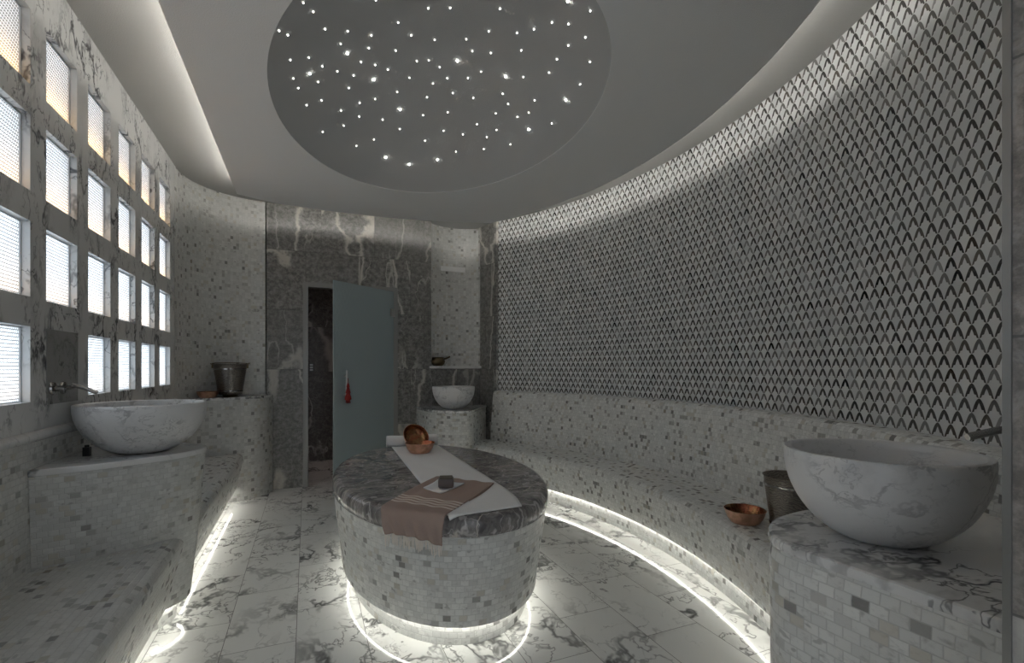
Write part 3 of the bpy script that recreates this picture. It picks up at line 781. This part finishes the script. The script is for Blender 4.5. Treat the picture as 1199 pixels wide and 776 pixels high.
for j in range(13):
    c = c0.lerp(c1, j / 12)
    loops.append([(c.x, c.y + p[0], ZT + .050 + p[1] + .002 * math.sin(j * 1.3)) for p in spir])
m.loft(loops, closed=False); m.v = rel(m.v, tl.location)
solid(m.build('towel_roll', MAT['towel'], tl), .006)
# peshtemal
A, B = Vector((.690, 2.758)), Vector((.940, 2.475))
Dv = Vector((-.640, -.768)); LEN = .73
def pesh_pt(s, t):
    p = A.lerp(B, s) + Dv * (t * LEN) + (B - A) * (s - .5) * (.02 * math.sin(t * 5) - .10 * t)
    v = wrap(p.x, p.y, .014)
    hang = max(0.0, (ZT - .01) - v.z)
    v.z += .0022 * math.sin(s * 21 + t * 4)
    k = min(1.0, hang / .05)
    n = Vector(((v.x - TC[0]) / .37, (v.y - TC[1]) / 1.1, 0)).normalized()
    v += n * k * (.006 + .007 * math.sin(s * 30 + 1.2 * math.sin(t * 9)))
    return v
pt = thing('peshtemal', 'brown cotton towel with pale stripes and a fringe hanging over the table edge', 'towel', (.55, 2.4, ZT))
m = sheet(pesh_pt, 60, 90, (.36, LEN)); m.v = rel(m.v, pt.location)
pc = solid(m.build('cloth', MAT['pesht'], pt), .003)
# folded under flap along the right edge
def flap_pt(s, t):
    p = B + Dv * (t * .36) + (A - B).normalized() * (-.012 * math.sin(t * PI) + .05 * s)
    v = wrap(p.x, p.y, .0125); return v
m = sheet(flap_pt, 6, 20, (.05, .36)); m.v = rel(m.v, pt.location)
m.build('folded_edge', MAT['pesht'], pt)
m = MB()
for i in range(46):
    s = (i + .5) / 46; a = pesh_pt(s, .998); b = pesh_pt(s, 1.0)
    n = Vector(((a.x - TC[0]) / .37, (a.y - TC[1]) / 1.1, 0)).normalized(); L_ = .040 + .018 * random.random()
    sid = Vector((-n.y, n.x, 0)); w = random.uniform(-.008, .008)
    m.tube([a + n * .001, a + n * .004 + sid * w * .4 + Vector((0, 0, -L_ * .4)), a + n * .002 + sid * w + Vector((0, 0, -L_))], [.0022, .0028, .0018], 5)
m.v = rel(m.v, pt.location); m.build('fringe', MAT['fringe'], pc)
# soap on a small white napkin
npk = thing('washcloth', 'small folded white washcloth under the soap bar', 'washcloth', (.652, 2.498, ZT + .0212))
qd = [Vector((.556, 2.496)), Vector((.613, 2.355)), Vector((.780, 2.505)), Vector((.668, 2.640))]
def nap_pt(s, t):
    p = qd[0].lerp(qd[1], s).lerp(qd[3].lerp(qd[2], s), t)
    return Vector((p.x - .652, p.y - 2.498, .001 + .004 * (abs(s - .5) * 2) ** 3 * (abs(t - .5) * 2) ** 2))
solid(sheet(nap_pt, 14, 14, (.16, .16)).build('washcloth_sheet', MAT['napkin'], npk), .005)
sp = thing('soap_bar', 'brown block of soap on the small white washcloth', 'soap', (.665, 2.455, ZT + .0285))
def rbox(sx, sy, sz, r, n=8):
    m = MB(); loops = []
    for ins, z in ((r, 0), (r * .3, r * .3), (0, r), (0, sz - r), (r * .3, sz - r * .3), (r, sz)):
        L = []
        for cx_, cy_, a0_ in ((1, 1, 0), (-1, 1, PI / 2), (-1, -1, PI), (1, -1, 1.5 * PI)):
            for i in range(n + 1):
                a = a0_ + PI / 2 * i / n; rr = max(r - ins, r * .25)
                L.append((cx_ * (sx / 2 - r) + rr * math.cos(a), cy_ * (sy / 2 - r) + rr * math.sin(a), z))
        loops.append(L)
    return m.loft(loops, caps=(True, True))
Rz = Matrix.Rotation(math.radians(-16), 4, 'Z')
sb_ = rbox(.080, .085, .046, .010).xf(Rz).build('soap_block', MAT['soapl'], sp)
rbox(.066, .070, .006, .0025).xf(Matrix.Translation((0, 0, .0445)) @ Rz).build('pressed_top', MAT['soap'], sb_)

# ------------------------------------------------------------------ light
def area(name, loc, rot, sx, sy, energy, color):
    L = bpy.data.lights.new(name, 'AREA'); L.shape = 'RECTANGLE'; L.size = sx; L.size_y = sy; L.energy = energy; L.color = color
    o = bpy.data.objects.new(name, L); COL.objects.link(o); o.location = loc; o.rotation_euler = rot; return o
# daylight outside the windows
area('daylight', (XL - 1.0, 3.0, 1.3), (0, -PI / 2, 0), 1.6, 5.6, 55, (.72, .86, 1.0))
# warm lamp strip on the outer sill of each window
for k_, (c, r) in enumerate(holes):
    (y0, y1), (a, b_) = cols[c], rows[r]
    area('sill_lamp', (XL - .085, (y0 + y1) / 2, a + .006), (PI, 0, 0), .05, y1 - y0 - .03, .10 + .09 * r, (1.0, .62, .28))
w = bpy.data.worlds.new('World'); scene.world = w; w.use_nodes = True
w.node_tree.nodes['Background'].inputs[0].default_value = (.86, .93, 1.0, 1); w.node_tree.nodes['Background'].inputs[1].default_value = .32

area('corridor_lamp', (1.75, 6.55, 2.45), (0, 0, 0), .5, .5, 2.0, (1.0, .80, .74))
# ------------------------------------------------------------------ camera
cam = bpy.data.cameras.new('Camera'); co_ = bpy.data.objects.new('Camera', cam); COL.objects.link(co_)
cam.sensor_width = 36; cam.lens = F / 1199 * 36; cam.shift_y = 42 / 1199; cam.shift_x = -.5 / 1199; cam.clip_start = .05
co_.location = (0, 0, H); co_.rotation_euler = (PI / 2, 0, -YAW)
scene.camera = co_
scene.view_settings.view_transform = 'Standard'; scene.view_settings.look = 'None'
scene.view_settings.exposure = 1.4; scene.view_settings.gamma = 1.0; scene.view_settings.use_curve_mapping = False
